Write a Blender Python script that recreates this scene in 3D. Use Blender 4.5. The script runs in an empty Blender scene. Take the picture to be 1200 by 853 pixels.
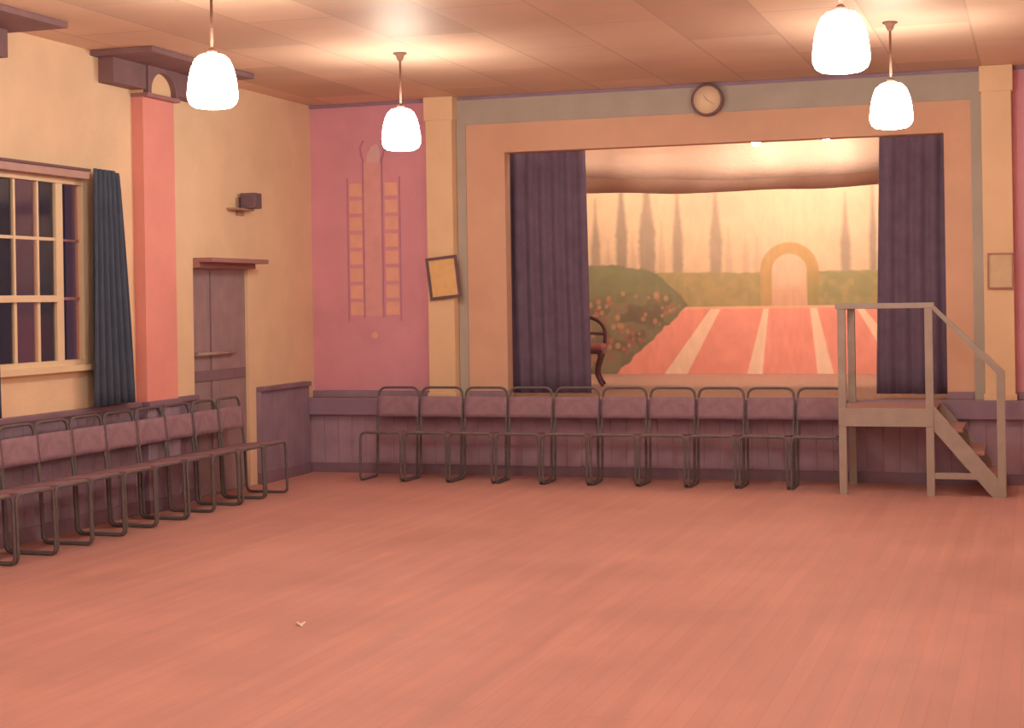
import bpy, bmesh, math, random
import numpy as np
from mathutils import Vector, Matrix
random.seed(7)
rng = np.random.default_rng(5)
scene = bpy.context.scene
COL = scene.collection

# ------------------------------------------------------------------ helpers
class MB:
    """collects shapes into one mesh"""
    def __init__(self):
        self.bm = bmesh.new()
        self.mi = 0
    def _set(self, faces):
        for f in faces:
            f.material_index = self.mi
    def box(self, x0, x1, y0, y1, z0, z1, bevel=0.0):
        b = bmesh.new()
        bmesh.ops.create_cube(b, size=1.0)
        for v in b.verts:
            v.co = Vector(((x0+x1)/2+v.co.x*(x1-x0), (y0+y1)/2+v.co.y*(y1-y0), (z0+z1)/2+v.co.z*(z1-z0)))
        if bevel > 0:
            bmesh.ops.bevel(b, geom=list(b.edges), offset=bevel, segments=2, affect='EDGES', profile=0.6)
        self.merge(b)
        return self
    def merge(self, b, mat=None):
        if mat is not None:
            bmesh.ops.transform(b, matrix=mat, verts=b.verts)
        vm = {}
        for v in b.verts:
            vm[v] = self.bm.verts.new(v.co)
        for f in b.faces:
            try:
                nf = self.bm.faces.new([vm[v] for v in f.verts])
                nf.material_index = self.mi
                nf.smooth = f.smooth
            except ValueError:
                pass
        b.free()
    def prism(self, poly, axis, a0, a1):
        """extrude a closed 2D polygon along an axis ('x': poly=(y,z); 'y': poly=(x,z); 'z': poly=(x,y))"""
        def P(p, a):
            return {'x': (a, p[0], p[1]), 'y': (p[0], a, p[1]), 'z': (p[0], p[1], a)}[axis]
        A = [self.bm.verts.new(P(p, a0)) for p in poly]
        B = [self.bm.verts.new(P(p, a1)) for p in poly]
        n = len(poly)
        fs = [self.bm.faces.new(A), self.bm.faces.new(B[::-1])]
        for i in range(n):
            fs.append(self.bm.faces.new((A[i], B[i], B[(i+1) % n], A[(i+1) % n])))
        self._set(fs)
        return self
    def lathe(self, prof, cx=0, cy=0, n=40, axis='z', smooth=True):
        rings = []
        for r, h in prof:
            ring = []
            for k in range(n):
                a = 2*math.pi*k/n
                if axis == 'z':
                    co = (cx+r*math.cos(a), cy+r*math.sin(a), h)
                else:
                    co = (cx+r*math.cos(a), h, cy+r*math.sin(a))
                ring.append(self.bm.verts.new(co))
            rings.append(ring)
        fs = []
        for A, B in zip(rings, rings[1:]):
            for k in range(n):
                f = self.bm.faces.new((A[k], A[(k+1) % n], B[(k+1) % n], B[k]))
                f.smooth = smooth
                fs.append(f)
        fs.append(self.bm.faces.new(rings[0][::-1]))
        fs.append(self.bm.faces.new(rings[-1]))
        self._set(fs)
        return self
    def tube(self, pts, r, n=10, closed=False, radii=None):
        pts = [Vector(p) for p in pts]
        m = len(pts)
        T = []
        for i in range(m):
            if closed:
                t = pts[(i+1) % m]-pts[i-1]
            else:
                t = pts[min(i+1, m-1)]-pts[max(i-1, 0)]
            T.append(t.normalized())
        ref = Vector((0, 0, 1)) if abs(T[0].z) < .9 else Vector((1, 0, 0))
        N = (ref-T[0]*ref.dot(T[0])).normalized()
        rings = []
        for i in range(m):
            if i:
                N = N-T[i]*N.dot(T[i])
                N.normalize()
            Bv = T[i].cross(N)
            rr = radii[i] if radii else r
            rings.append([self.bm.verts.new(pts[i]+(N*math.cos(2*math.pi*k/n)+Bv*math.sin(2*math.pi*k/n))*rr) for k in range(n)])
        fs = []
        for i in range(m if closed else m-1):
            A, B = rings[i], rings[(i+1) % m]
            off = 0
            if closed and i == m-1:
                off = min(range(n), key=lambda o: (A[0].co-B[o].co).length)
            for k in range(n):
                f = self.bm.faces.new((A[k], A[(k+1) % n], B[(k+1+off) % n], B[(k+off) % n]))
                f.smooth = True
                fs.append(f)
        if not closed:
            fs.append(self.bm.faces.new(rings[0][::-1]))
            fs.append(self.bm.faces.new(rings[-1]))
        self._set(fs)
        return self
    def sheet(self, fn, nu, nv, thick):
        """a sheet with real thickness: fn(u,v) -> (point); offset along the normal"""
        G = [[Vector(fn(i/nu, j/nv)) for j in range(nv+1)] for i in range(nu+1)]
        def nrm(i, j):
            a = G[min(i+1, nu)][j]-G[max(i-1, 0)][j]
            b = G[i][min(j+1, nv)]-G[i][max(j-1, 0)]
            c = a.cross(b)
            return c.normalized() if c.length > 0 else Vector((0, 0, 1))
        F = [[self.bm.verts.new(G[i][j]+nrm(i, j)*thick/2) for j in range(nv+1)] for i in range(nu+1)]
        K = [[self.bm.verts.new(G[i][j]-nrm(i, j)*thick/2) for j in range(nv+1)] for i in range(nu+1)]
        fs = []
        for i in range(nu):
            for j in range(nv):
                fs.append(self.bm.faces.new((F[i][j], F[i+1][j], F[i+1][j+1], F[i][j+1])))
                fs.append(self.bm.faces.new((K[i][j], K[i][j+1], K[i+1][j+1], K[i+1][j])))
        for f in fs:
            f.smooth = True
        for i in range(nu):
            fs.append(self.bm.faces.new((F[i][0], K[i][0], K[i+1][0], F[i+1][0])))
            fs.append(self.bm.faces.new((F[i][nv], F[i+1][nv], K[i+1][nv], K[i][nv])))
        for j in range(nv):
            fs.append(self.bm.faces.new((F[0][j], F[0][j+1], K[0][j+1], K[0][j])))
            fs.append(self.bm.faces.new((F[nu][j], K[nu][j], K[nu][j+1], F[nu][j+1])))
        self._set(fs)
        return self
    def build(self, name, mats, parent=None, loc=None):
        bmesh.ops.recalc_face_normals(self.bm, faces=self.bm.faces)
        me = bpy.data.meshes.new(name)
        self.bm.to_mesh(me)
        self.bm.free()
        for m in (mats if isinstance(mats, (list, tuple)) else [mats]):
            me.materials.append(m)
        o = bpy.data.objects.new(name, me)
        COL.objects.link(o)
        if parent:
            o.parent = parent
        if loc:
            o.location = loc
        return o

def fillet(pts, r, seg=5, closed=False):
    pts = [Vector(p) for p in pts]
    m = len(pts)
    out = []
    for i in range(m):
        if not closed and i in (0, m-1):
            out.append(pts[i])
            continue
        p, a, b = pts[i], pts[i-1], pts[(i+1) % m]
        ri = r[i] if isinstance(r, (list, tuple)) else r
        da, db = (a-p), (b-p)
        la, lb = min(ri, da.length*.48), min(ri, db.length*.48)
        s, e = p+da.normalized()*la, p+db.normalized()*lb
        for k in range(seg+1):
            t = k/seg
            out.append(s*(1-t)**2+p*2*t*(1-t)+e*t*t)
    return out

def tag(o, label=None, cat=None, group=None, kind=None):
    if label: o['label'] = label
    if cat: o['category'] = cat
    if group: o['group'] = group
    if kind: o['kind'] = kind
    return o

def struct(o, label=None, cat=None):
    return tag(o, label, cat, None, 'structure')

def thing(name, loc, label, cat, group=None, rz=0.0):
    o = bpy.data.objects.new(name, None)
    o.empty_display_size = .1
    COL.objects.link(o)
    o.location = loc
    o.rotation_euler = (0, 0, rz)
    return tag(o, label, cat, group)

def copy_tree(o, parent=None):
    c = o.copy()
    COL.objects.link(c)
    if parent:
        c.parent = parent
    for ch in list(o.children):
        copy_tree(ch, c)
    return c

# ------------------------------------------------------------------ materials
def mat(name, col, rough=.7, noise=0.0, nscale=6.0, bump=0.0, bscale=80.0, spec=.3, stretch=(1, 1, 1), metallic=0.0):
    m = bpy.data.materials.new(name)
    m.use_nodes = True
    nt = m.node_tree
    b = nt.nodes['Principled BSDF']
    b.inputs['Roughness'].default_value = rough
    b.inputs['Specular IOR Level'].default_value = spec
    b.inputs['Metallic'].default_value = metallic
    b.inputs['Base Color'].default_value = (*col, 1)
    tc = nt.nodes.new('ShaderNodeTexCoord')
    mp = nt.nodes.new('ShaderNodeMapping')
    mp.inputs['Scale'].default_value = stretch
    nt.links.new(tc.outputs['Object'], mp.inputs['Vector'])
    if noise > 0:
        n = nt.nodes.new('ShaderNodeTexNoise')
        n.inputs['Scale'].default_value = nscale
        n.inputs['Detail'].default_value = 5
        nt.links.new(mp.outputs[0], n.inputs['Vector'])
        r = nt.nodes.new('ShaderNodeMapRange')
        r.inputs['From Min'].default_value = .3
        r.inputs['From Max'].default_value = .7
        r.inputs['To Min'].default_value = 1-noise
        r.inputs['To Max'].default_value = 1+noise
        nt.links.new(n.outputs['Fac'], r.inputs['Value'])
        mx = nt.nodes.new('ShaderNodeVectorMath')
        mx.operation = 'SCALE'
        mx.inputs[0].default_value = col
        nt.links.new(r.outputs[0], mx.inputs['Scale'])
        nt.links.new(mx.outputs[0], b.inputs['Base Color'])
    if bump > 0:
        n2 = nt.nodes.new('ShaderNodeTexNoise')
        n2.inputs['Scale'].default_value = bscale
        n2.inputs['Detail'].default_value = 3
        nt.links.new(mp.outputs[0], n2.inputs['Vector'])
        bp = nt.nodes.new('ShaderNodeBump')
        bp.inputs['Strength'].default_value = bump
        bp.inputs['Distance'].default_value = .02
        nt.links.new(n2.outputs['Fac'], bp.inputs['Height'])
        nt.links.new(bp.outputs[0], b.inputs['Normal'])
    return m

def emit(name, col, strength):
    m = bpy.data.materials.new(name)
    m.use_nodes = True
    nt = m.node_tree
    b = nt.nodes['Principled BSDF']
    b.inputs['Base Color'].default_value = (.9, .85, .75, 1)
    b.inputs['Roughness'].default_value = .25
    b.inputs['Emission Color'].default_value = (*col, 1)
    b.inputs['Emission Strength'].default_value = strength
    return m

WARM = (1.0, .66, .40)
M = {}
M['cream'] = mat('cream_distemper', (.84, .65, .47), .85, .05, 3, .15, 60)
M['pink'] = mat('pink_distemper', (0.74, 0.37, 0.49), .85, .05, 3, .15, 60)
M['salmon'] = mat('salmon_distemper', (.82, .36, .34), .85, .04, 3, .15, 60)
M['border'] = mat('apricot_distemper', (.74, .48, .36), .85, .05, 3, .15, 60)
M['green'] = mat('dull_green_paint', (0.47, 0.44, 0.41), .8, .06, 4)
M['column'] = mat('pale_cream_paint', (.84, .62, .42), .8, .04, 3)
M['plum'] = mat('plum_paint', (0.33, 0.235, 0.33), .6, .12, 5)
M['plum_dark'] = mat('dark_plum_paint', (0.26, 0.175, 0.25), .55, .1, 5)
M['fascia'] = mat('fascia_paint', (0.32, 0.23, 0.35), .6, .1, 5)
M['corbel'] = mat('corbel_stain', (0.24, 0.145, 0.17), .7, .1, 5)
M['velvet'] = mat('plum_velvet', (0.175, 0.135, 0.22), .95, .1, 8, .2, 120, spec=.1)
M['navy'] = mat('navy_cloth', (0.078, 0.105, 0.165), .95, .1, 8, .2, 120, spec=.1)
M['white_paint'] = mat('cream_gloss_paint', (.82, .66, .48), .4, .03, 8)
M['pelmet'] = mat('pelmet_paint', (.50, .33, .32), .6, .06, 8)
M['pelmet_dark'] = mat('pelmet_edge_stain', (.18, .10, .13), .6, .06, 8)
M['door'] = mat('brown_door_paint', (.29, .175, .185), .55, .1, 4, stretch=(1, 6, .6))
M['door_dark'] = mat('dark_brown_door_paint', (0.24, 0.165, 0.22), .5, .1, 6)
M['door_pale'] = mat('rubbed_brass_bar', (0.42, 0.31, 0.3), .4, .1, 6)
M['lintel'] = mat('mauve_woodwork_paint', (.37, .19, .21), .6, .08, 6)
M['steps'] = mat('drab_step_paint', (0.4, 0.35, 0.33), .6, .08, 8)
M['tread'] = mat('worn_tread', (.42, .23, .22), .75, .12, 9)
M['tube'] = mat('grey_green_enamel', (0.14, 0.125, 0.14), .4, .15, 20, spec=.5)
M['canvas'] = mat('red_brown_canvas', (0.34, 0.2, 0.25), .8, .14, 14)
M['canvas_back'] = mat('plum_brown_canvas', (0.33, 0.215, 0.29), .8, .14, 14)
M['metal'] = mat('dull_brown_rod', (0.22, 0.115, 0.09), .8, .05, 20, spec=.1)
M['rim'] = mat('clock_rim_wood', (0.22, 0.125, 0.15), .4, .1, 10)
M['dial'] = mat('clock_dial', (.85, .66, .48), .5, .03, 10)
M['hand'] = mat('clock_hand', (0.45, 0.28, 0.22), .5)
M['frame_dark'] = mat('black_frame_wood', (0.17, 0.11, 0.15), .45, .1, 12)
M['frame_light'] = mat('mauve_frame_wood', (.46, .24, .22), .5, .1, 12)
M['paper'] = mat('yellowed_paper', (.83, .56, .27), .7, .05, 14)
M['paper_pale'] = mat('pale_drab_paper', (.70, .56, .38), .7, .05, 14)
M['speaker'] = mat('dark_speaker_case', (0.2, 0.13, 0.17), .6, .1, 20)
M['shelf'] = mat('bracket_paint', (.42, .27, .22), .6, .05, 20)
M['scrap'] = mat('white_paper_scrap', (.9, .82, .72), .7)
M['chart_line'] = mat('chart_mauve_line', (0.55, 0.26, 0.4), .85, .06, 8)
M['chart_bar'] = mat('chart_salmon_bar', (0.78, 0.43, 0.46), .85, .06, 8)
M['chart_square'] = mat('chart_apricot_square', (0.86, 0.5, 0.42), .85, .06, 8)
M['chart_pale'] = mat('chart_pale_top', (0.78, 0.53, 0.58), .85, .06, 8)
M['stage_wall'] = mat('stage_wall_paint', (.55, .42, .32), .9, .06, 3)
M['border_cloth'] = mat('peach_border_cloth', (0.8, 0.62, 0.54), .95, .04, 5, .2, 60, spec=.05)
M['border_cloth_dull'] = mat('dull_mauve_border_cloth', (0.82, 0.62, 0.56), .95, .06, 5, .2, 60, spec=.05)
M['red_seat'] = mat('red_plush', (.38, .14, .17), .9, .1, 20)
M['dark_wood'] = mat('dark_polished_wood', (.13, .055, .08), .4, .12, 20)
M['apron_floor'] = mat('stage_boards', (0.36, 0.22, 0.205), .6, .1, 7, stretch=(6, .5, 1))
M['carpet'] = mat('landing_boards', (0.42, 0.245, 0.25), .8, .12, 9)
M['globe'] = emit('lit_opal_glass', (1.0, .90, .72), 49.0)
M['bulb'] = emit('lit_bulb', (1.0, .82, .58), 70.0)

# floor: narrow boards running towards the stage
def floor_mat():
    m = bpy.data.materials.new('hall_floor_boards')
    m.use_nodes = True
    nt = m.node_tree
    L = nt.links
    b = nt.nodes['Principled BSDF']
    tc = nt.nodes.new('ShaderNodeTexCoord')
    mp = nt.nodes.new('ShaderNodeMapping')
    mp.inputs['Rotation'].default_value = (0, 0, math.pi/2)
    L.new(tc.outputs['Object'], mp.inputs['Vector'])
    br = nt.nodes.new('ShaderNodeTexBrick')
    br.inputs['Scale'].default_value = 1.0
    br.inputs['Brick Width'].default_value = 2.4
    br.inputs['Row Height'].default_value = .085
    br.inputs['Mortar Size'].default_value = .0025
    br.inputs['Mortar Smooth'].default_value = .5
    br.inputs['Color1'].default_value = (.625, .33, .305, 1)
    br.inputs['Color2'].default_value = (.595, .31, .285, 1)
    br.inputs['Mortar'].default_value = (.56, .29, .265, 1)
    L.new(mp.outputs[0], br.inputs['Vector'])
    mp2 = nt.nodes.new('ShaderNodeMapping')
    mp2.inputs['Scale'].default_value = (5, .35, 1)
    L.new(tc.outputs['Object'], mp2.inputs['Vector'])
    n = nt.nodes.new('ShaderNodeTexNoise')
    n.inputs['Scale'].default_value = 2.2
    n.inputs['Detail'].default_value = 6
    L.new(mp2.outputs[0], n.inputs['Vector'])
    n2 = nt.nodes.new('ShaderNodeTexNoise')
    n2.inputs['Scale'].default_value = .9
    n2.inputs['Detail'].default_value = 4
    L.new(tc.outputs['Object'], n2.inputs['Vector'])
    ad = nt.nodes.new('ShaderNodeMath')
    ad.operation = 'ADD'
    L.new(n.outputs['Fac'], ad.inputs[0])
    L.new(n2.outputs['Fac'], ad.inputs[1])
    r = nt.nodes.new('ShaderNodeMapRange')
    r.inputs['From Min'].default_value = .7
    r.inputs['From Max'].default_value = 1.3
    r.inputs['To Min'].default_value = .88
    r.inputs['To Max'].default_value = 1.12
    L.new(ad.outputs[0], r.inputs['Value'])
    mx = nt.nodes.new('ShaderNodeVectorMath')
    mx.operation = 'SCALE'
    L.new(br.outputs['Color'], mx.inputs[0])
    L.new(r.outputs[0], mx.inputs['Scale'])
    L.new(mx.outputs[0], b.inputs['Base Color'])
    r2 = nt.nodes.new('ShaderNodeMapRange')
    r2.inputs['From Min'].default_value = .3
    r2.inputs['From Max'].default_value = .7
    r2.inputs['To Min'].default_value = .50
    r2.inputs['To Max'].default_value = .66
    L.new(n.outputs['Fac'], r2.inputs['Value'])
    L.new(r2.outputs[0], b.inputs['Roughness'])
    b.inputs['Specular IOR Level'].default_value = .25
    return m
M['floor'] = floor_mat()

# ceiling: fibreboard sheets of slightly different tint
def ceiling_mat():
    m = bpy.data.materials.new('ceiling_fibreboard')
    m.use_nodes = True
    nt = m.node_tree
    L = nt.links
    b = nt.nodes['Principled BSDF']
    tc = nt.nodes.new('ShaderNodeTexCoord')
    mp = nt.nodes.new('ShaderNodeMapping')
    mp.inputs['Rotation'].default_value = (0, 0, math.pi/2)
    mp.inputs['Location'].default_value = (.33, .42, 0)
    L.new(tc.outputs['Object'], mp.inputs['Vector'])
    br = nt.nodes.new('ShaderNodeTexBrick')
    br.inputs['Scale'].default_value = 1.0
    br.inputs['Brick Width'].default_value = 1.9
    br.inputs['Row Height'].default_value = .66
    br.inputs['Mortar Size'].default_value = .012
    br.inputs['Mortar Smooth'].default_value = .6
    br.inputs['Bias'].default_value = -.1
    br.offset = .5
    br.inputs['Color1'].default_value = (.74, .525, .405, 1)
    br.inputs['Color2'].default_value = (.57, .39, .305, 1)
    br.inputs['Mortar'].default_value = (.55, .375, .295, 1)
    L.new(mp.outputs[0], br.inputs['Vector'])
    n = nt.nodes.new('ShaderNodeTexNoise')
    n.inputs['Scale'].default_value = .9
    n.inputs['Detail'].default_value = 4
    L.new(tc.outputs['Object'], n.inputs['Vector'])
    r = nt.nodes.new('ShaderNodeMapRange')
    r.inputs['From Min'].default_value = .3
    r.inputs['From Max'].default_value = .7
    r.inputs['To Min'].default_value = .88
    r.inputs['To Max'].default_value = 1.1
    L.new(n.outputs['Fac'], r.inputs['Value'])
    mx = nt.nodes.new('ShaderNodeVectorMath')
    mx.operation = 'SCALE'
    L.new(br.outputs['Color'], mx.inputs[0])
    L.new(r.outputs[0], mx.inputs['Scale'])
    L.new(mx.outputs[0], b.inputs['Base Color'])
    b.inputs['Roughness'].default_value = .55
    b.inputs['Specular IOR Level'].default_value = .3
    return m
M['ceiling'] = ceiling_mat()

# matchboard dado: vertical boards as geometry-free grooves (bump)
def board_mat(name, col, axis, pitch=.11):
    m = mat(name, col, .55, .12, 5)
    nt = m.node_tree
    L = nt.links
    b = nt.nodes['Principled BSDF']
    tc = nt.nodes.new('ShaderNodeTexCoord')
    sx = nt.nodes.new('ShaderNodeSeparateXYZ')
    L.new(tc.outputs['Object'], sx.inputs[0])
    dv = nt.nodes.new('ShaderNodeMath')
    dv.operation = 'PINGPONG'
    dv.inputs[1].default_value = pitch/2
    L.new(sx.outputs[axis], dv.inputs[0])
    r = nt.nodes.new('ShaderNodeMapRange')
    r.inputs['From Min'].default_value = 0
    r.inputs['From Max'].default_value = .006
    L.new(dv.outputs[0], r.inputs['Value'])
    bp = nt.nodes.new('ShaderNodeBump')
    bp.inputs['Strength'].default_value = .6
    bp.inputs['Distance'].default_value = .01
    L.new(r.outputs[0], bp.inputs['Height'])
    L.new(bp.outputs[0], b.inputs['Normal'])
    return m
M['dado'] = board_mat('dado_matchboard', (0.315, 0.24, 0.35), 'Y')
M['stage_front'] = board_mat('stage_front_matchboard', (0.43, 0.31, 0.43), 'X', .14)
M['door_plank'] = board_mat('door_planks', (0.35, 0.26, 0.3), 'Y', .19)

# window glass
def glass_mat(name, tint):
    m = bpy.data.materials.new(name)
    m.use_nodes = True
    nt = m.node_tree
    nt.nodes.clear()
    out = nt.nodes.new('ShaderNodeOutputMaterial')
    tr = nt.nodes.new('ShaderNodeBsdfTransparent')
    tr.inputs[0].default_value = (*tint, 1)
    gl = nt.nodes.new('ShaderNodeBsdfGlossy')
    gl.inputs['Roughness'].default_value = .05
    mx = nt.nodes.new('ShaderNodeMixShader')
    mx.inputs[0].default_value = .06
    nt.links.new(tr.outputs[0], mx.inputs[1])
    nt.links.new(gl.outputs[0], mx.inputs[2])
    nt.links.new(mx.outputs[0], out.inputs[0])
    return m
M['pane_dark'] = glass_mat('night_pane', (.55, .6, .65))
M['pane_plum'] = glass_mat('plum_pane', (.95, .80, .82))

# ------------------------------------------------------------------ room shell
XL, XR, YB, YF, HC = -6.606, 1.10, 14.2, -2.5, 3.488
ZS = .70                      # stage level
WY0, WY1, WZ0, WZ1 = 8.86, 10.30, 1.17, 2.525     # window hole
WYH = 10.62
DY0, DY1, DZ1 = 11.885, 12.855, 1.905             # door hole

b = MB(); b.box(XL-.2, XR+.2, YF-.2, YB+.1, -.12, 0)
struct(b.build('floor', M['floor']))
b = MB(); b.box(XL-.2, XR+.2, YF-.2, YB+.15, HC, HC+.12)
struct(b.build('ceiling', M['ceiling']))

b = MB()
x0, x1 = XL-.2, XL
for (ya, yb, za, zb) in [(YF-.2, WY0, 0, HC), (WY0, WYH, 0, WZ0), (WY0, WYH, WZ1, HC), (WYH, DY0, 0, HC),
                         (DY0, DY1, DZ1, HC), (DY1, YB+.15, 0, HC)]:
    b.box(x0, x1, ya, yb, za, zb)
struct(b.build('wall_left', M['cream']))
b = MB(); b.box(XR, XR+.2, YF-.2, YB+.15, 0, HC)
struct(b.build('wall_right', M['cream']))
b = MB(); b.box(XL-.2, XR+.2, YF-.2, YF, 0, HC)
struct(b.build('wall_front', M['cream']))

OX0, OX1, OZ1 = -4.65, -.733, 2.96
b = MB()
b.mi = 0
b.box(XL, -5.24, YB, YB+.15, ZS, HC)
b.box(-.30, XR, YB, YB+.15, ZS, HC)
b.mi = 1
b.box(-5.24, OX0, YB, YB+.15, ZS, HC)
b.box(OX1, -.30, YB, YB+.15, ZS, HC)
b.box(OX0, OX1, YB, YB+.15, OZ1, HC)
struct(b.build('wall_back', [M['pink'], M['border']]))

# green painted surround of the proscenium
b = MB()
b.box(-5.11, -.42, YB-.018, YB, 3.23, HC-.02)
b.box(-5.11, -5.025, YB-.018, YB, ZS+.0, 3.23)
b.box(-.51, -.42, YB-.018, YB, ZS+.0, 3.23)
struct(b.build('trim_1', M['green']))
# columns either side
for i, (xa, xb) in enumerate([(-5.372, -5.115), (-.421, -.181)]):
    b = MB()
    yf = 14.06
    b.box(xa, xb, yf, YB, ZS+.04, HC-.03, .006)
    b.box(xa-.012, xb+.012, yf-.012, YB, ZS, ZS+.05, .004)
    b.box(xa-.014, xb+.014, yf-.014, YB, 3.27, HC-.001, .006)
    struct(b.build('trim_%d' % (i+2), M['column']))
# cornice bead at the top of the end wall
b = MB()
for xa, xb in [(XL, -5.39), (-5.1, -.44), (-.16, XR)]:
    b.box(xa, xb, YB-.03, YB, HC-.03, HC, .005)
struct(b.build('trim_4', M['fascia']))
# skirting along the stage-level walls
b = MB()
for xa, xb in [(XL, -5.39), (-5.02, OX0), (OX1, -.515), (-.16, XR)]:
    b.box(xa, xb, YB-.03, YB-.001, ZS+.001, ZS+.066, .005)
struct(b.build('baseboard_back', M['plum']))

# pilaster of the left wall with its corbel plate
def pilaster(yc, idx, full=True):
    hw = .235
    b = MB()
    b.mi = 0
    b.box(XL, XL+.095, yc-hw, yc+hw, .0, 3.22)
    struct(b.build('trim_%d' % idx, M['salmon']))
    b = MB()
    b.mi = 0
    # thin plate against the ceiling
    b.box(XL+.001, XL+.52, yc-.81, yc+.81, 3.445, HC-.001, .006)
    # wall block each side of the pilaster head
    b.box(XL, XL+.13, yc-.70, yc-hw, 3.26, 3.46, .004)
    b.box(XL, XL+.13, yc+hw, yc+.70, 3.26, 3.46, .004)
    # arched bracket over the pilaster: a slab with a round-headed recess
    aw = .185
    pts = [(yc-hw+.002, 3.232), (yc-aw, 3.232)]
    pts += [(yc+aw*math.cos(q), 3.26+.15*math.sin(q)) for q in [math.pi-k*math.pi/16 for k in range(17)]]
    pts += [(yc+aw, 3.232), (yc+hw-.002, 3.232), (yc+hw-.002, 3.452), (yc-hw+.002, 3.452)]
    b.prism(pts, 'x', XL+.10, XL+.145)
    b.mi = 1
    b.box(XL, XL+.10, yc-hw+.001, yc+hw-.001, 3.234, 3.45)
    b.mi = 2
    b.box(XL, XL+.15, yc-hw-.012, yc+hw+.012, 3.205, 3.236, .004)
    struct(b.build('trim_%d' % (idx+1), [M['corbel'], M['column'], M['lintel']]))
pilaster(11.213, 5)
pilaster(8.52, 7)

# dado panelling on the left wall
b = MB()
def dado(ya, yb, d=.03):
    b.mi = 0
    b.box(XL, XL+d, ya, yb, .10, .82)
    b.mi = 1
    b.box(XL, XL+d+(.028 if d < .1 else .016), ya, yb, .821, .862, .006)
    b.box(XL, XL+d+.012, ya, yb, 0, .099, .004)
dado(YF, 8.28); dado(8.76, 10.97); dado(11.455, DY0-.02)
dado(8.275, 8.765, .105); dado(10.968, 11.458, .105)
dado(12.985, 13.98, .05)
struct(b.build('trim_9', [M['dado'], M['plum_dark']]))
b = MB()
b.mi = 0
b.box(XR-.03, XR, YF, 13.98, .10, .82)
b.mi = 1
b.box(XR-.058, XR, YF, 13.98, .82, .862, .006)
struct(b.build('trim_10', [M['dado'], M['plum_dark']]))

# ------------------------------------------------------------------ stage
b = MB()
b.mi = 0
b.box(XL-.2, XR+.2, 14.2, 19.3, ZS-.05, ZS)              # boards
b.box(-5.02, -.52, 14.02, 14.2, ZS-.05, ZS)
b.mi = 3
b.box(XL, -5.02, 14.02, 14.2, ZS-.05, ZS)
b.box(-.52, XR, 14.02, 14.2, ZS-.05, ZS)
b.mi = 1
b.box(XL, XR, 13.99, 14.045, .545, ZS+.004, .008)         # fascia
b.mi = 2
b.box(XL, XR, 14.06, 14.1, 0, ZS-.05)                   # boarded front
b.mi = 3
b.box(XL, XR, 14.035, 14.06, .0, .09)
struct(b.build('stage', [M['apron_floor'], M['fascia'], M['stage_front'], M['plum_dark']]), 'raised stage with a dark plum boarded front and fascia', 'stage')
b = MB()
b.box(XL-.2, XL, YB+.15, 19.3, ZS, 4.1)
struct(b.build('wall_stage_left', M['stage_wall']))
b = MB()
b.box(XR, XR+.2, YB+.15, 19.3, ZS, 4.1)
struct(b.build('wall_stage_right', M['stage_wall']))
b = MB()
b.box(XL-.2, XR+.2, 19.1, 19.3, ZS, 4.1)
struct(b.build('wall_stage_back', M['stage_wall']))
b = MB()
b.box(XL-.2, XR+.2, YB+.15, 19.3, 4.1, 4.2)
b.box(XL, XR, YB, YB+.15, HC, 4.1)
struct(b.build('ceiling_stage', M['stage_wall']))

# ------------------------------------------------------------------ window
win = bpy.data.objects.new('window_1', None)
COL.objects.link(win)
win.location = (XL, (WY0+WY1)/2, WZ0)
struct(win, 'cream painted sash window with small dark panes in the left wall', 'window')
wo = Vector(win.location)
def wpart(mb, name, m):
    bmesh.ops.translate(mb.bm, verts=mb.bm.verts, vec=-wo)
    return mb.build(name, m, win)
b = MB()                     # outer frame
fx0, fx1 = XL-.06, XL+.028
b.box(fx0, fx1-.02, WY1-.036, WY1-.001, WZ0+.001, WZ1-.001, .004)
b.box(fx0, fx1, WY0+.001, WY0+.06, WZ0+.001, WZ1-.001, .004)
b.box(fx0+.002, fx1-.023, WY0+.055, WY1-.03, WZ1-.045, WZ1-.002, .004)
b.box(fx0+.002, fx1-.023, WY0+.055, WY1-.03, WZ0+.002, WZ0+.05, .004)
b.box(XL-.05, XL-.001, WY1-.002, WYH+.0, WZ0, WZ1)
wpart(b, 'window_frame', M['white_paint'])
b = MB()                     # sash stiles and meeting rail
b.box(XL-.05, XL-.004, 9.945, 10.03, WZ0+.045, WZ1-.04, .004)
b.box(XL-.05, XL-.004, WY0+.058, WY0+.12, WZ0+.045, WZ1-.04, .004)
ya, yb = WY0+.115, 9.95
b.box(XL-.052, XL+.012, ya, yb, 1.635, 1.683, .004)
wpart(b, 'sash', M['white_paint'])
b = MB()
for yy in (9.205, 9.462, 9.735):
    b.box(XL-.042, XL-.012, yy-.016, yy+.016, WZ0+.045, 1.64)
    b.box(XL-.042, XL-.012, yy-.012, yy+.012, 1.68, WZ1-.04)
b.box(XL-.041, XL-.014, ya, yb, 2.07, 2.092)
wpart(b, 'glazing_bar', M['white_paint'])
b = MB()
b.box(XL-.046, XL-.026, 10.028, WY1-.034, 2.07, 2.085)
b.box(XL-.046, XL-.026, 10.028, WY1-.034, 1.65, 1.67)
wpart(b, 'side_light_bar', M['lintel'])
b = MB()
ys = [ya, 9.205, 9.462, 9.735, yb]
zs = [WZ0+.045, 1.66, 2.08, WZ1-.04]
for i in range(4):
    for j in range(3):
        b.mi = 1 if i in (0, 2) and not (i == 0 and j == 1) else 0
        b.box(XL-.034, XL-.028, ys[i]+.001, ys[i+1]-.001, zs[j]+.001, zs[j+1]-.001)
b.mi = 0
b.box(XL-.040, XL-.034, 10.025, 10.10, WZ0+.04, WZ1-.04)
b.mi = 1
b.box(XL-.040, XL-.034, 10.101, WY1-.03, WZ0+.04, WZ1-.04)
wpart(b, 'window_pane', [M['pane_dark'], M['pane_plum']])
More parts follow.
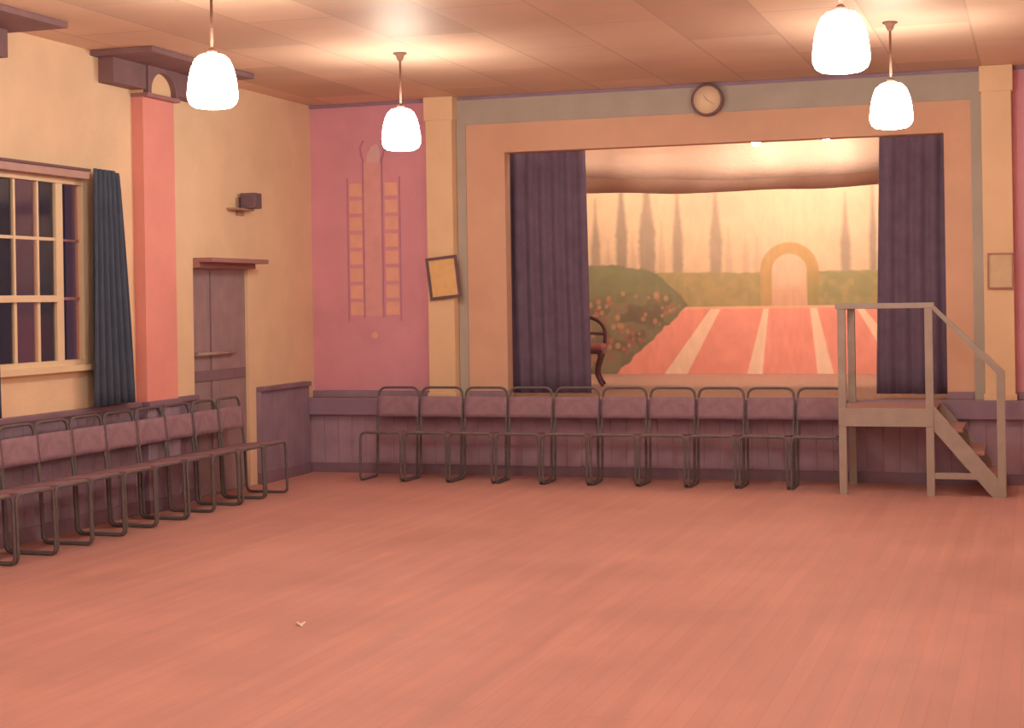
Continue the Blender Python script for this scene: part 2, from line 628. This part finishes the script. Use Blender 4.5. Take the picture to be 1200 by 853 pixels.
b = MB()
b.box(XL-.02, XL+.06, WY0-.02, WY1+.02, WZ0-.032, WZ0+.012, .004)
wpart(b, 'window_sill', M['white_paint'])

# pelmet board over the window
t = thing('curtain_pelmet', (XL, 9.6, 2.52), 'narrow mauve pelmet board with a dark top edge running above the sash window', 'pelmet')
b = MB(); b.box(.0, .10, -.58, .62, .0, .055, .004)
b.build('pelmet_board', M['pelmet'], t)
b = MB(); b.box(.0, .112, -.585, .625, .0555, .075, .004)
tag(b.build('top_edge', M['pelmet_dark'], t), 'dark stained top edge')

# curtains of the window
def curtain(name, fn, nu, nv, m, label, group=None):
    mb = MB()
    mb.sheet(fn, nu, nv, .012)
    o = mb.build(name, m)
    return tag(o, label, 'curtain', group)
def wc(u, v):
    # u along the width, v from top (0) to hem (1)
    top0, top1, bot0, bot1 = 10.245, 10.60, 10.20, 10.77
    y = (top0*(1-v)+bot0*v)*(1-u)+(top1*(1-v)+bot1*v)*u
    z = 2.60-(2.60-.875)*v - (.03*max(0, u-.75)/.25 if v < .05 else 0)
    x = XL+.115+.028*math.sin(u*2*math.pi*6.0+.5*math.sin(3*v))*(.6+.5*v)
    return (x, y, z)
curtain('window_curtain', wc, 90, 14, M['navy'], 'dark navy curtain flaring towards its hem between the window and salmon pilaster', 'navy window curtains')
def wc2(u, v):
    top0, top1, bot0, bot1 = 8.62, 8.985, 8.45, 9.10
    y = (top0*(1-v)+bot0*v)*(1-u)+(top1*(1-v)+bot1*v)*u
    z = 2.60-(2.60-.875)*v
    x = XL+.12+.028*math.sin(u*2*math.pi*6.0+.6*math.sin(3*v))*(.6+.5*v)
    return (x, y, z)
curtain('window_curtain', wc2, 90, 14, M['navy'], 'dark navy window curtain at the left edge, only its hem in view', 'navy window curtains')

# ------------------------------------------------------------------ door
door = bpy.data.objects.new('door_1', None)
COL.objects.link(door)
door.location = (XL, (DY0+DY1)/2, 0)
struct(door, 'brown planked door under a projecting mauve head shelf', 'door')
hw = (DY1-DY0)/2
b = MB(); b.box(-.07, -.03, -hw, hw, .005, DZ1)
b.build('door_leaf', M['door_plank'], door)
b = MB()
b.box(-.03, -.022, -hw+.33, -hw+.345, .05, DZ1-.02)
b.build('cover_strip', M['door_dark'], door)
b = MB()
b.box(-.032, -.020, -hw+.02, hw-.02, .96, 1.05, .003)
b.build('lock_rail', M['door_dark'], door)
b = MB()
b.box(-.03, .0, -hw+.06, -hw+.09, 1.17, 1.205); b.box(-.03, .0, hw-.30, hw-.27, 1.17, 1.205)
b.tube([(.0, -hw+.05, 1.187), (.0, hw-.26, 1.187)], .016, 10)
tag(b.build('push_bar', M['door_pale'], door), 'pale push bar')
b = MB()
b.box(.001, .06, -hw+.002, hw+.04, DZ1, DZ1+.047, .004)
b.box(0, .18, -hw-.0, hw+.06, DZ1+.045, DZ1+.082, .005)

tag(b.build('head_shelf', M['lintel'], door), 'projecting mauve head shelf')

# speaker box above the door and its bracket shelf
t = thing('wall_speaker', (XL, 12.75, 2.43), 'small dark box speaker on a bracket high on the wall above the brown door', 'speaker')
b = MB(); b.box(.03, .17, -.07, .07, .0, .135, .008)
b.build('case', M['speaker'], t)
b = MB(); b.box(.168, .175, -.05, .05, .015, .12, .003); b.box(-.0+.045, .155, -.075, -.069, .02, .115, .002)
b.build('grille', M['frame_dark'], t)
b = MB(); b.box(.0, .10, -.27, .06, -.018, -.002, .003); b.box(.0, .012, -.10, .04, -.06, .10)
b.box(.0, .035, -.02, .02, .03, .07)
b.build('bracket', M['shelf'], t)

# ------------------------------------------------------------------ pendant lamps
def make_lamp(label):
    t = thing('pendant_lamp', (0, 0, HC), label, 'lamp', 'opal pendant lamps of the hall')
    zt, zb = 3.065-HC, 2.747-HC
    h = zt-zb
    prof = [(.045, zt), (.072, zt-.008), (.101, zt-.034), (.121, zt-.078), (.135, zt-.13), (.143, zt-.19), (.1475, zt-.235),
            (.144, zt-.268), (.132, zt-.293), (.108, zt-.310), (.07, zt-.317), (.02, zb)]
    b = MB(); b.lathe(prof, n=48)
    b.build('glass_shade', M['globe'], t)
    b = MB(); b.lathe([(.008, zt+.035), (.018, zt+.03), (.03, zt+.014), (.032, zt-.004)], n=32)
    b.build('gallery', M['metal'], t)
    b = MB(); b.tube([(0, 0, -.03), (0, 0, zt+.04)], .0085, 12)
    b.build('rod', M['metal'], t)
    b = MB(); b.lathe([(.052, 0), (.052, -.008), (.034, -.018), (.024, -.045), (.016, -.06), (.008, -.062)], n=32)
    b.build('ceiling_rose', M['metal'], t)
    return t
L0 = make_lamp('opal glass pendant lamp hanging in front of the salmon pilaster, leftmost of the lamps')
L0.location = (-4.57, 8.49, HC)
for loc, lab in [((-4.575, 11.46, HC), 'opal glass pendant lamp hanging in front of the pink panel left of the stage'),
                 ((-.944, 8.50, HC), 'largest opal glass pendant lamp, cut by the top of the photo above the stage opening'),
                 ((-.944, 11.53, HC), 'opal glass pendant lamp hanging just above the right stage curtain'),
                 ((-4.57, 5.46, HC), 'opal glass pendant lamp added nearer the viewer, left row, out of frame'),  # from here on: unseen extra lamps, added to light the hall floor
                 ((-.944, 5.40, HC), 'opal glass pendant lamp added nearer the viewer, right row, out of frame'),
                 ((-4.57, 2.4, HC), 'opal glass pendant lamp added over the near left end of the hall, out of frame'),
                 ((-.944, 2.4, HC), 'opal glass pendant lamp added over the near right end of the hall, out of frame'),
                 ((-2.76, -.6, HC), 'opal glass pendant lamp added behind the viewer, out of frame')]:
    c = copy_tree(L0)
    c.location = loc
    c['label'] = lab

# ------------------------------------------------------------------ stage curtains and borders
def sc1(u, v):
    top0, top1, bot0, bot1 = -4.95, -3.955, -4.95, -3.925
    x = (top0*(1-v)+bot0*v)*(1-u)+(top1*(1-v)+bot1*v)*u
    return (x, 14.46+.016*math.sin(u*2*math.pi*8+.4*math.sin(4*v)), 3.15-(3.15-ZS-.03)*v)
curtain('stage_curtain', sc1, 128, 12, M['velvet'], 'dark plum stage curtain drawn to the left side of the stage opening', 'plum stage curtains')
def sc2(u, v):
    top0, top1, bot0, bot1 = -1.285, -.42, -1.345, -.42
    x = (top0*(1-v)+bot0*v)*(1-u)+(top1*(1-v)+bot1*v)*u
    return (x, 14.46+.016*math.sin(u*2*math.pi*7+.4*math.sin(4*v)), 3.15-(3.15-ZS-.03)*v)
curtain('stage_curtain', sc2, 112, 12, M['velvet'], 'dark plum stage curtain at the right side of the stage opening, behind the steps', 'plum stage curtains')

def bord1(u, v):
    x = -5.6+5.0*u
    zb = 2.697+.030*(x+2.45)**2+.006*math.sin(x*5)
    return (x, 15.15+.03*math.sin(x*9)*v, 4.1*(1-v)+zb*v)
b = MB(); b.sheet(bord1, 90, 10, .008)
tag(b.build('border_cloth', M['border_cloth']), 'pale peach border cloth hanging across the top of the stage', 'stage cloth')
ZB2 = 2.705
def bord2(u, v):
    x = -5.8+5.2*u
    zb = ZB2+.012*(x+2.9)**2+.008*math.sin(x*4)
    return (x, 17.0+.03*math.sin(x*8)*v, 4.1*(1-v)+zb*v)
b = MB(); b.sheet(bord2, 90, 10, .008)
tag(b.build('border_cloth', M['border_cloth_dull']), 'dull mauve border cloth showing as a dim strip below the peach one', 'stage cloth')

# bulbs behind the top of the opening
def make_bulb(label):
    t = thing('stage_bulb', (0, 0, 0), label, 'lamp', 'bare bulbs behind the stage opening')
    b = MB(); b.lathe([(.012, .07), (.018, .05), (.034, .02), (.042, -.012), (.036, -.038), (.02, -.052), (.004, -.056)], n=28)
    b.build('bulb_glass', M['bulb'], t)
    b = MB(); b.lathe([(.016, .14), (.02, .135), (.02, .068), (.014, .066)], n=20)
    b.build('socket', M['metal'], t)
    b = MB(); b.tube([(0, 0, .135), (0, 0, 4.1-3.02)], .006, 8)
    b.build('flex', M['metal'], t)
    return t
B0 = make_bulb('brighter bare bulb glinting under the top edge of the stage opening')
B0.location = (-2.423, 14.78, 3.022)
c = copy_tree(B0); c.location = (-1.787, 14.78, 3.043)
c['label'] = 'fainter bare bulb glinting under the stage opening near the right curtain'

# fixtureless lights: inferred over the backdrop, added ones to brighten the border cloths
for (lx, ly, lz, p) in [(-2.4, 17.3, 3.3, 98), (-4.5, 17.2, 3.3, 66), (-.7, 17.2, 3.3, 52), (-3.0, 16.1, 3.6, 26),
                        (-4.5, 14.5, 3.4, 13), (-3.3, 14.5, 3.4, 9), (-2.1, 14.5, 3.4, 8), (-.9, 14.5, 3.4, 11)]:
    ld = bpy.data.lights.new('unseen_stage_light', 'POINT')
    ld.energy = p; ld.color = (1.0, .80, .57); ld.shadow_soft_size = .12
    lo = bpy.data.objects.new('unseen_stage_light', ld); COL.objects.link(lo); lo.location = (lx, ly, lz)

# ------------------------------------------------------------------ painted backdrop
def backdrop():
    YD = 18.7
    xa, xb, za, zb = -6.0, -.2, ZS, 3.6
    st = .01
    nx, nz = int(round((xb-xa)/st)), int(round((zb-za)/st))
    xs = np.linspace(xa, xb, nx+1); zs_ = np.linspace(za, zb, nz+1)
    X, Z = np.meshgrid(xs, zs_)
    def blur_noise(scale, seed):
        r = np.random.default_rng(seed)
        gx, gz = int((xb-xa)/scale)+3, int((zb-za)/scale)+3
        g = r.random((gz, gx))
        fx, fz = (X-xa)/scale, (Z-za)/scale
        ix, iz = fx.astype(int), fz.astype(int)
        tx, tz = fx-ix, fz-iz
        tx = tx*tx*(3-2*tx); tz = tz*tz*(3-2*tz)
        return (g[iz, ix]*(1-tx)+g[iz, ix+1]*tx)*(1-tz)+(g[iz+1, ix]*(1-tx)+g[iz+1, ix+1]*tx)*tz
    def sm(a, w):
        return np.clip(a/w+.5, 0, 1)
    C = np.zeros(X.shape+(3,))
    def put(col, m):
        C[:] = C*(1-m[..., None])+np.array(col)*m[..., None]
    # sky
    put((.60, .46, .37), np.ones_like(X))
    put((.66, .53, .39), sm(np.sin(Z*2.2+X*.8)*.5+blur_noise(.5, 1)-.5, 1.0)*.7)
    # far cypresses, then near ones: tapering spindles
    def cyp(x, base, top, w, col, op):
        t = np.clip((Z-base)/(top-base), 0, 1)
        hwid = w*np.where(t < .35, .88+.12*t/.35, np.clip(1-(t-.35)/.65, 0, 1)**1.25)
        hwid = hwid*(.92+.2*(blur_noise(.04, int(abs(x)*100))-.5))
        m = sm(hwid-np.abs(X-x), .045)*(Z > base-.02)*(Z < top)*op
        put(col, m)
    for x, top, w in [(-4.20, 2.50, .055), (-3.40, 2.42, .05), (-3.20, 2.35, .05), (-3.07, 2.30, .045), (-4.55, 2.4, .05), (-4.85, 2.3, .04)]:
        cyp(x, 1.85, top, w, (.49, .37, .30), .6)
    G = (.31, .26, .225)
    for x, base, top, w, op in [(-5.00, 1.9, 2.80, .062, .8), (-4.682, 1.88, 3.25, .078, .9), (-4.371, 1.86, 3.22, .112, .85), (-4.003, 1.86, 3.05, .072, .8),
                                (-3.549, 1.86, 2.98, .085, .75), (-2.063, 1.86, 2.78, .066, .8), (-1.755, 1.86, 3.0, .05, .9), (-1.2, 1.86, 3.1, .08, .8),
                                (-5.5, 1.86, 3.0, .08, .8)]:
        cyp(x, base, top, w, G, op)
    # hedge
    ht = np.where(X < -3.6, 1.89+.10*np.clip((-4.3-X)/.5, 0, 1), 1.873)
    hm = sm(ht+.02*(blur_noise(.08, 3)-.5)-Z, .02)*(Z > 1.46)
    put((.37, .32, .19), hm)
    put((.29, .29, .17), hm*np.clip((X+2.45)/.15, 0, 1)*.8*np.clip((1.9-X-2.9)/.8, .35, 1))
    put((.30, .29, .18), hm*np.clip((-3.9-X)/.5, 0, 1)*.7)
    put((.46, .35, .20), hm*sm(blur_noise(.07, 4)-.55, .3)*.5)
    # the arch clipped in the hedge
    cx, zc = -2.705, 1.885
    ro = np.sqrt((X-cx)**2+((Z-zc)*1.02)**2)
    am = np.where(Z > zc, sm(.335-ro, .02), sm(.335-np.abs(X-cx), .02))*(Z > 1.48)
    put((.47, .33, .18), am)
    put((.31, .28, .15), am*np.clip((X+2.6)/.1, 0, 1)*np.clip((1.95-Z)/.3, 0, 1)*.8)
    im = np.where(Z > zc, sm(.198-ro, .02), sm(.198-np.abs(X-cx), .02))*(Z > 1.48)
    put((.64, .48, .38), im)
    put((.62, .40, .30), im*sm(1.70-Z, .1))
    # lawn edge and pale kerb above the path
    put((.78, .45, .33), (Z <= 1.485)*(Z > 1.44)*1.0)
    # path: red, with four cream bands running to one vanishing point
    ztop, zbot = 1.455, ZS
    tt = np.clip((ztop-Z)/(ztop-zbot), 0, 1.2)
    pm = (Z <= ztop)*1.0
    put((.78, .345, .30), pm)
    put((.80, .37, .33), pm*sm(blur_noise(.25, 6)-.5, .5)*.6)
    def lane(xt0, xt1, xb0, xb1, col):
        l = xt0+(xb0-xt0)*tt; r = xt1+(xb1-xt1)*tt
        put(col, pm*sm(X-l, .012)*sm(r-X, .012))
    CR = (.86, .66, .54)
    lane(-3.625, -3.505, -4.185, -3.91, CR)
    lane(-3.005, -2.945, -3.205, -3.028, CR)
    lane(-2.474, -2.396, -2.40, -2.216, CR)
    lane(-1.955, -1.88, -1.52, -1.28, CR)
    # flower bank on the left of the path
    le = -3.90+(-4.78+3.90)*np.clip((1.50-Z)/.81, 0, 1)
    le = np.where(Z > 1.5, -3.90-.45*np.clip((Z-1.5)/.42, 0, 1)**1.3, le)
    edge = le+.05*(blur_noise(.07, 8)-.5)
    topz = 1.985-.10*np.clip((X+4.75)/.6, 0, 1)
    fm = sm(edge-X, .03)*sm(topz+.04*(blur_noise(.06, 9)-.5)-Z, .03)
    put((.255, .225, .165), fm)
    n1 = blur_noise(.06, 10); n2 = blur_noise(.11, 11); n3 = blur_noise(.05, 12)
    put((.18, .15, .125), fm*sm(n2-.55, .2)*.8)
    put((.245, .26, .165), fm*np.clip((Z-1.45)/.25, 0, 1)*.85)
    put((.20, .215, .15), fm*sm(X-(le-.12), .2)*.45)
    band = fm*(Z < 1.72)*sm((le-.10)-X, .1)
    r = np.random.default_rng(21)
    for k in range(120):
        fx, fz = r.uniform(-5.5, -3.95), r.uniform(.8, 1.66)
        col = [(.50, .29, .19), (.46, .20, .17), (.36, .15, .16), (.53, .33, .22)][k % 4]
        d = np.sqrt((X-fx)**2+((Z-fz)*.9)**2)
        put(col, band*sm(r.uniform(.016, .034)-d, .02)*.75)
    V = np.stack([X, np.zeros_like(X), Z-ZS], -1).reshape(-1, 3)
    V[:, 0] -= (xa+xb)/2
    V[:, 1] += .012*np.sin(X.reshape(-1)*2.3)
    idx = np.arange((nx+1)*(nz+1)).reshape(nz+1, nx+1)
    F = np.stack([idx[:-1, :-1], idx[:-1, 1:], idx[1:, 1:], idx[1:, :-1]], -1).reshape(-1, 4)
    me = bpy.data.meshes.new('canvas')
    me.vertices.add(len(V)); me.vertices.foreach_set('co', V.astype(np.float32).ravel())
    me.loops.add(F.size); me.loops.foreach_set('vertex_index', F.astype(np.int32).ravel())
    me.polygons.add(len(F)); me.polygons.foreach_set('loop_start', np.arange(0, F.size, 4, dtype=np.int32))
    me.polygons.foreach_set('loop_total', np.full(len(F), 4, dtype=np.int32))
    me.update(calc_edges=True)
    ca = me.color_attributes.new('paint', 'FLOAT_COLOR', 'POINT')
    rgba = np.concatenate([C.reshape(-1, 3), np.ones((len(V), 1))], 1).astype(np.float32)
    ca.data.foreach_set('color', rgba.ravel())
    m = bpy.data.materials.new('scenic_paint'); m.use_nodes = True
    nt = m.node_tree
    a = nt.nodes.new('ShaderNodeVertexColor'); a.layer_name = 'paint'
    bs = nt.nodes['Principled BSDF']
    bs.inputs['Roughness'].default_value = .9
    bs.inputs['Specular IOR Level'].default_value = .1
    n = nt.nodes.new('ShaderNodeTexNoise'); n.inputs['Scale'].default_value = 14; n.inputs['Detail'].default_value = 4
    rr = nt.nodes.new('ShaderNodeMapRange')
    rr.inputs['From Min'].default_value = .3; rr.inputs['From Max'].default_value = .7
    rr.inputs['To Min'].default_value = .94; rr.inputs['To Max'].default_value = 1.06
    sc = nt.nodes.new('ShaderNodeVectorMath'); sc.operation = 'SCALE'
    nt.links.new(n.outputs['Fac'], rr.inputs['Value'])
    nt.links.new(a.outputs[0], sc.inputs[0]); nt.links.new(rr.outputs[0], sc.inputs['Scale'])
    nt.links.new(sc.outputs[0], bs.inputs['Base Color'])
    me.materials.append(m)
    t = thing('painted_backdrop', ((xa+xb)/2, YD, ZS), 'painted garden backdrop with a red striped path, hedge arch and tall cypresses', 'backdrop')
    o = bpy.data.objects.new('canvas', me); COL.objects.link(o); o.parent = t
    b = MB(); b.box((xa-xb)/2, (xb-xa)/2, .015, .05, zb-ZS-.02, zb-ZS+.05, .004)
    b.build('batten', M['dark_wood'], t)
backdrop()

# ------------------------------------------------------------------ wall clock
t = thing('wall_clock', (-2.74, YB-.018, 3.335), 'round wall clock with a dark rim on the green band above the stage', 'clock')
b = MB()
b.lathe([(.125, 0), (.143, -.01), (.146, -.045), (.139, -.066), (.125, -.069), (.119, -.05)], n=48, axis='y')
b.build('rim', M['rim'], t)
b = MB(); b.lathe([(.122, -.01), (.122, -.058), (.02, -.060)], n=48, axis='y')
b.build('dial', M['dial'], t)
for nm, ang, ln, w in [('hour_hand', math.radians(128), .055, .005), ('minute_hand', math.radians(-35), .08, .0035)]:
    b = MB()
    dx, dz = math.cos(ang), math.sin(ang)
    px_, pz_ = -dz*w, dx*w
    b.prism([(-px_, -pz_), (px_, pz_), (dx*ln+px_*.5, dz*ln+pz_*.5), (dx*ln-px_*.5, dz*ln-pz_*.5)], 'y', -.064, -.061)
    b.build(nm, M['hand'], t)

# ------------------------------------------------------------------ picture frames on the columns
def picture(loc, w, h, fw, rot, fm, pm, label):
    t = thing('picture_frame', loc, label, 'picture frame', None)
    t.rotation_euler = rot
    b = MB()
    for (xa, xb, za, zb) in [(-w/2, w/2, h/2-fw, h/2), (-w/2, w/2, -h/2, -h/2+fw), (-w/2, -w/2+fw, -h/2+fw, h/2-fw), (w/2-fw, w/2, -h/2+fw, h/2-fw)]:
        b.box(xa, xb, -.022, .004, za, zb, .003)
    b.build('moulding', fm, t)
    b = MB(); b.box(-w/2+fw*.8, w/2-fw*.8, -.010, .002, -h/2+fw*.8, h/2-fw*.8)
    b.build('sheet', pm, t)
picture((-5.203, 14.035, 1.816), .305, .39, .026, (math.radians(3), math.radians(-5.6), 0), M['frame_dark'], M['paper'],
        'crooked black frame with a yellowed sheet on the cream column left of the stage')
picture((-.286, 14.05, 1.778), .208, .298, .014, (0, math.radians(.6), 0), M['frame_light'], M['paper_pale'],
        'thin mauve frame with a pale drab sheet on the column right of the stage')

# ------------------------------------------------------------------ faded chart on the pink panel
t = thing('wall_chart', (-5.967, YB, 1.20), 'faded painted chart of two square columns beside a tall bar on the pink panel', 'wall chart')
b = MB()
b.box(-.090, .090, -.005, 0, .27, 1.72)
b.build('bar', M['chart_bar'], t)
b = MB()
for xx in (-.098, .093):
    b.box(xx-.008, xx+.008, -.007, 0, .25, 1.74)
for xx in (-.262, .272):
    b.box(xx-.006, xx+.006, -.006, 0, .22, 1.58)
# flaring shoulders at the head of the bar
for s in (-1, 1):
    pts = [(s*.095, -.006, 1.74), (s*.115, -.006, 1.80), (s*.12, -.006, 1.87), (s*.09, -.006, 1.93)]
    b.tube(pts, .008, 6)
b.build('outline', M['chart_line'], t)
for cxs in (-.175, .188):
    for k in range(8):
        z = .275+.161*k
        mb = MB(); mb.box(cxs-.066, cxs+.066, -.006, 0, z, z+.125, .002)
        mb.build('square', M['chart_square'], t)
b = MB()
b.prism([(-.06, 1.72), (.075, 1.72), (.085, 1.82), (.05, 1.90), (-.01, 1.87), (-.05, 1.80)], 'y', -.006, 0)
tag(b.build('head', M['chart_pale'], t), 'paler head of the bar')
b = MB(); b.lathe([(.03, -.006), (.03, 0)], 0, .085, 20, 'y')
b.build('bulb', M['chart_square'], t)

# ------------------------------------------------------------------ steps at the right of the stage
t = thing('stage_steps', (-.87, 13.2, 0), 'drab painted wooden steps with a landing and handrail at the right of the stage', 'steps')
def P(x, y, z):
    return (x+.87, y-13.2, z)
def sb(mb, xa, xb, ya, yb, za, zb, bv=.004):
    mb.box(xa+.87, xb+.87, ya-13.2, yb-13.2, za, zb, bv)
YA, YC = 13.175, 13.225
posts = [(-1.53, -1.468, YA, YC, 0, 1.515), (-.850, -.788, YA, YC, 0, 1.515), (-.312, -.248, YA, YC, 0, .99),
         (-1.53, -1.468, 13.90, 13.95, 0, 1.48)]
for p in posts:
    mb = MB(); sb(mb, *p)
    mb.build('post', M['steps'], t)
mb = MB(); sb(mb, -1.545, -.775, YA-.006, YC+.006, 1.485, 1.528)
sb(mb, -1.535, -1.463, YC+.007, 13.97, 1.48, 1.52)
mb.build('landing_rail', M['steps'], t)
mb = MB()
mb.prism([(-.80+.87, 1.528), (-.80+.87, 1.485), (-.30+.87, .955), (-.25+.87, .955), (-.25+.87, .985)], 'y', YA-13.2-.004, YC-13.2+.004)
mb.build('handrail', M['steps'], t)
mb = MB(); sb(mb, -1.53, -.79, 13.17, 13.20, .545, .688)
sb(mb, -1.53, -1.50, 13.2, 13.96, .545, .66)
mb.build('landing_apron', M['steps'], t)
mb = MB(); sb(mb, -1.53, -.78, 13.19, 13.985, .662, .692, .003)
mb.build('landing_deck', M['carpet'], t)
for y in (13.182, 13.925):
    mb = MB()
    mb.prism([(-.79+.87, .715), (-.79+.87, .515), (-.355+.87, .001), (-.30+.87, .001), (-.30+.87, .13)], 'y', y-13.2, y-13.2+.035)
    mb.build('stringer', M['steps'], t)
for xx, zz in [(-.68, .53), (-.52, .353), (-.38, .176)]:
    mb = MB(); sb(mb, xx-.11, xx+.11, 13.21, 13.93, zz-.028, zz, .003)
    mb.build('tread', M['tread'], t)
mb = MB(); sb(mb, -.80, -.42, 13.18, 13.215, .135, .185)
mb.build('brace', M['steps'], t)

# ------------------------------------------------------------------ tubular chairs
def make_chair(label, group):
    t = thing('tubular_chair', (0, 0, 0), label, 'chair', group)
    w = .196
    r = .0115
    pts = [(-w, .235, .815), (w, .235, .815), (w, .185, .44), (w, .165, r), (w, -.215, r), (w, -.20, .435), (-w, -.20, .435), (-w, -.215, r), (-w, .165, r), (-w, .185, .44)]
    path = fillet(pts, [.075, .075, .05, .05, .05, .05, .05, .05, .05, .05], 5, True)
    b = MB(); b.tube(path, r, 10, True)
    b.tube([(-w, .188, .412), (w, .188, .412)], .009, 8)
    b.build('frame', M['tube'], t)
    def seat(u, v):
        x = (-.172+.344*u)
        y = -.195+.375*v
        z = .443-.03*v-.012*math.sin(math.pi*u)*math.sin(math.pi*v)
        return (x, y, z)
    b = MB(); b.sheet(seat, 8, 8, .014)
    b.build('seat', M['canvas'], t)
    def back(u, v):
        x = (-.198+.396*u)
        z = .55+.185*v
        y = .185+(z-.44)*.133-.012+.022*math.sin(math.pi*u)
        return (x, y-.002, z)
    b = MB(); b.sheet(back, 10, 5, .012)
    b.build('backrest', M['canvas_back'], t)
    return t
base_l = 'brown canvas tubular chair along the left wall, '
left_labels = ['cut off by the left edge', 'second from the left edge', 'third from the left edge',
               'fourth from the left edge', 'fifth from the left edge', 'below the right window curtain',
               'in front of the salmon pilaster', 'just left of the door',
               'in front of the door', 'nearest the corner']
CH = make_chair(base_l+left_labels[0], 'chairs along the left wall')
rot_l = math.pi/2          # local -y (front) turned to +x
PITCH = .4245
for k in range(10):
    c = CH if k == 0 else copy_tree(CH)
    c.location = (-6.035-.215+random.uniform(-.012, .012), 8.18+.213+PITCH*k, 0)
    c.rotation_euler = (0, 0, rot_l+math.radians(random.uniform(-1.2, 1.2)))
    c['label'] = base_l+left_labels[k]
    c['group'] = 'chairs along the left wall'
base_b = 'brown canvas tubular chair before the stage, '
back_labels = ['leftmost of its row', 'below the crooked black frame', 'third from the left',
               'fourth from the left', 'fifth from the left', 'below the flower bank of the backdrop',
               'fourth from the steps', 'third from the steps', 'second from the steps', 'right beside the steps']
edges = [-5.802, -5.343, -4.909, -4.46, -4.057, -3.662, -3.229, -2.797, -2.359, -1.937, -1.53]
for k in range(10):
    c = copy_tree(CH)
    xm = -5.795+(k+.5)*.4265
    c.location = (xm, 13.36+.215+random.uniform(-.008, .008), 0)
    c.rotation_euler = (0, 0, math.radians(random.uniform(-1.2, 1.2)))
    c['label'] = base_b+back_labels[k]
    c['group'] = 'chairs in front of the stage'

# ------------------------------------------------------------------ old armless chair on the stage, half behind the left curtain
t = thing('parlour_chair', (-4.475, 16.15, ZS), 'old dark wooden chair with red seat half behind the left stage curtain', 'chair', None, math.radians(8))
def cab(x, y, sx, sy, name='leg'):
    pts = [(x, y, .36), (x+.012*sx, y+.02*sy, .31), (x-.02*sx, y+.0*sy, .2), (x-.028*sx, y-.0*sy, .13), (x+.005*sx, y+.015*sy, .05), (x+.035*sx, y+.03*sy, .012)]
    pts = [Vector(p) for p in pts]
    out = []
    for i in range(len(pts)-1):
        for k in range(4):
            out.append(pts[i].lerp(pts[i+1], k/4))
    out.append(pts[-1])
    b = MB(); b.tube(out, .02, 10, False, [.030-.015*i/(len(out)-1) for i in range(len(out))])
    b.build(name, M['dark_wood'], t)
cab(.20, -.19, 1, -1); cab(-.20, -.19, -1, -1); cab(.17, .19, 1, 1); cab(-.17, .19, -1, 1)
b = MB(); b.box(-.235, .235, -.225, .215, .335, .375, .01)
b.build('seat_rail', M['dark_wood'], t)
b = MB(); b.box(-.225, .225, -.215, .205, .37, .435, .025)
tag(b.build('seat', M['red_seat'], t), 'red plush seat')
b = MB()
arc = [(-.20, .20, .37), (-.215, .215, .50)]+[(.215*math.cos(a), .225+.02*math.sin(a), .53+.18*math.sin(a)) for a in [math.pi-k*math.pi/14 for k in range(15)]]+[(.215, .215, .50), (.20, .20, .37)]
b.tube(arc, .02, 10)
b.tube([(-.20, .215, .53), (0, .225, .545), (.20, .215, .53)], .016, 8)
b.build('backrest', M['dark_wood'], t)

# ------------------------------------------------------------------ scrap of paper on the floor
b = MB()
def scrap(u, v):
    return (-.02+.04*u, -.02+.04*v, .0095+.006*math.sin(5*u+3*v)+.003*math.cos(9*v-4*u))
b.sheet(scrap, 8, 8, .002)
o = b.build('paper_scrap', M['scrap'], None, (-3.504, 7.326, 0))
tag(o, 'tiny white scrap of paper lying on the bare wooden floor', 'paper')

# ------------------------------------------------------------------ world (night outside), camera, view
w = bpy.data.worlds.new('night'); scene.world = w; w.use_nodes = True
bg = w.node_tree.nodes['Background']
bg.inputs[0].default_value = (.085, .055, .075, 1)
bg.inputs[1].default_value = 1.0

f, psi, roll, py0 = 1900.0, .3132, -.0157, 351.4
cd = bpy.data.cameras.new('camera')
cam = bpy.data.objects.new('camera', cd); COL.objects.link(cam)
cd.sensor_fit = 'HORIZONTAL'; cd.sensor_width = 36.0
cd.lens = f/1200*36
cd.shift_y = -(426.5-py0)/1200
R = Vector((math.cos(psi), math.sin(psi), 0)); F = Vector((-math.sin(psi), math.cos(psi), 0)); U = Vector((0, 0, 1))
c_, s_ = math.cos(roll), math.sin(roll)
R2 = R*c_+U*s_
U2 = R*(-s_)+U*c_
mx = Matrix((R2, U2, -F)).transposed().to_4x4()
mx.translation = Vector((0, 0, 1.6))
cam.matrix_world = mx
cd.clip_end = 200
scene.camera = cam
vs = scene.view_settings
vs.view_transform = 'Standard'; vs.look = 'None'; vs.gamma = 1.0; vs.use_curve_mapping = False
vs.exposure = 0.0
scene.cycles.max_bounces = 8
scene.cycles.diffuse_bounces = 5
scene.cycles.sample_clamp_indirect = 6
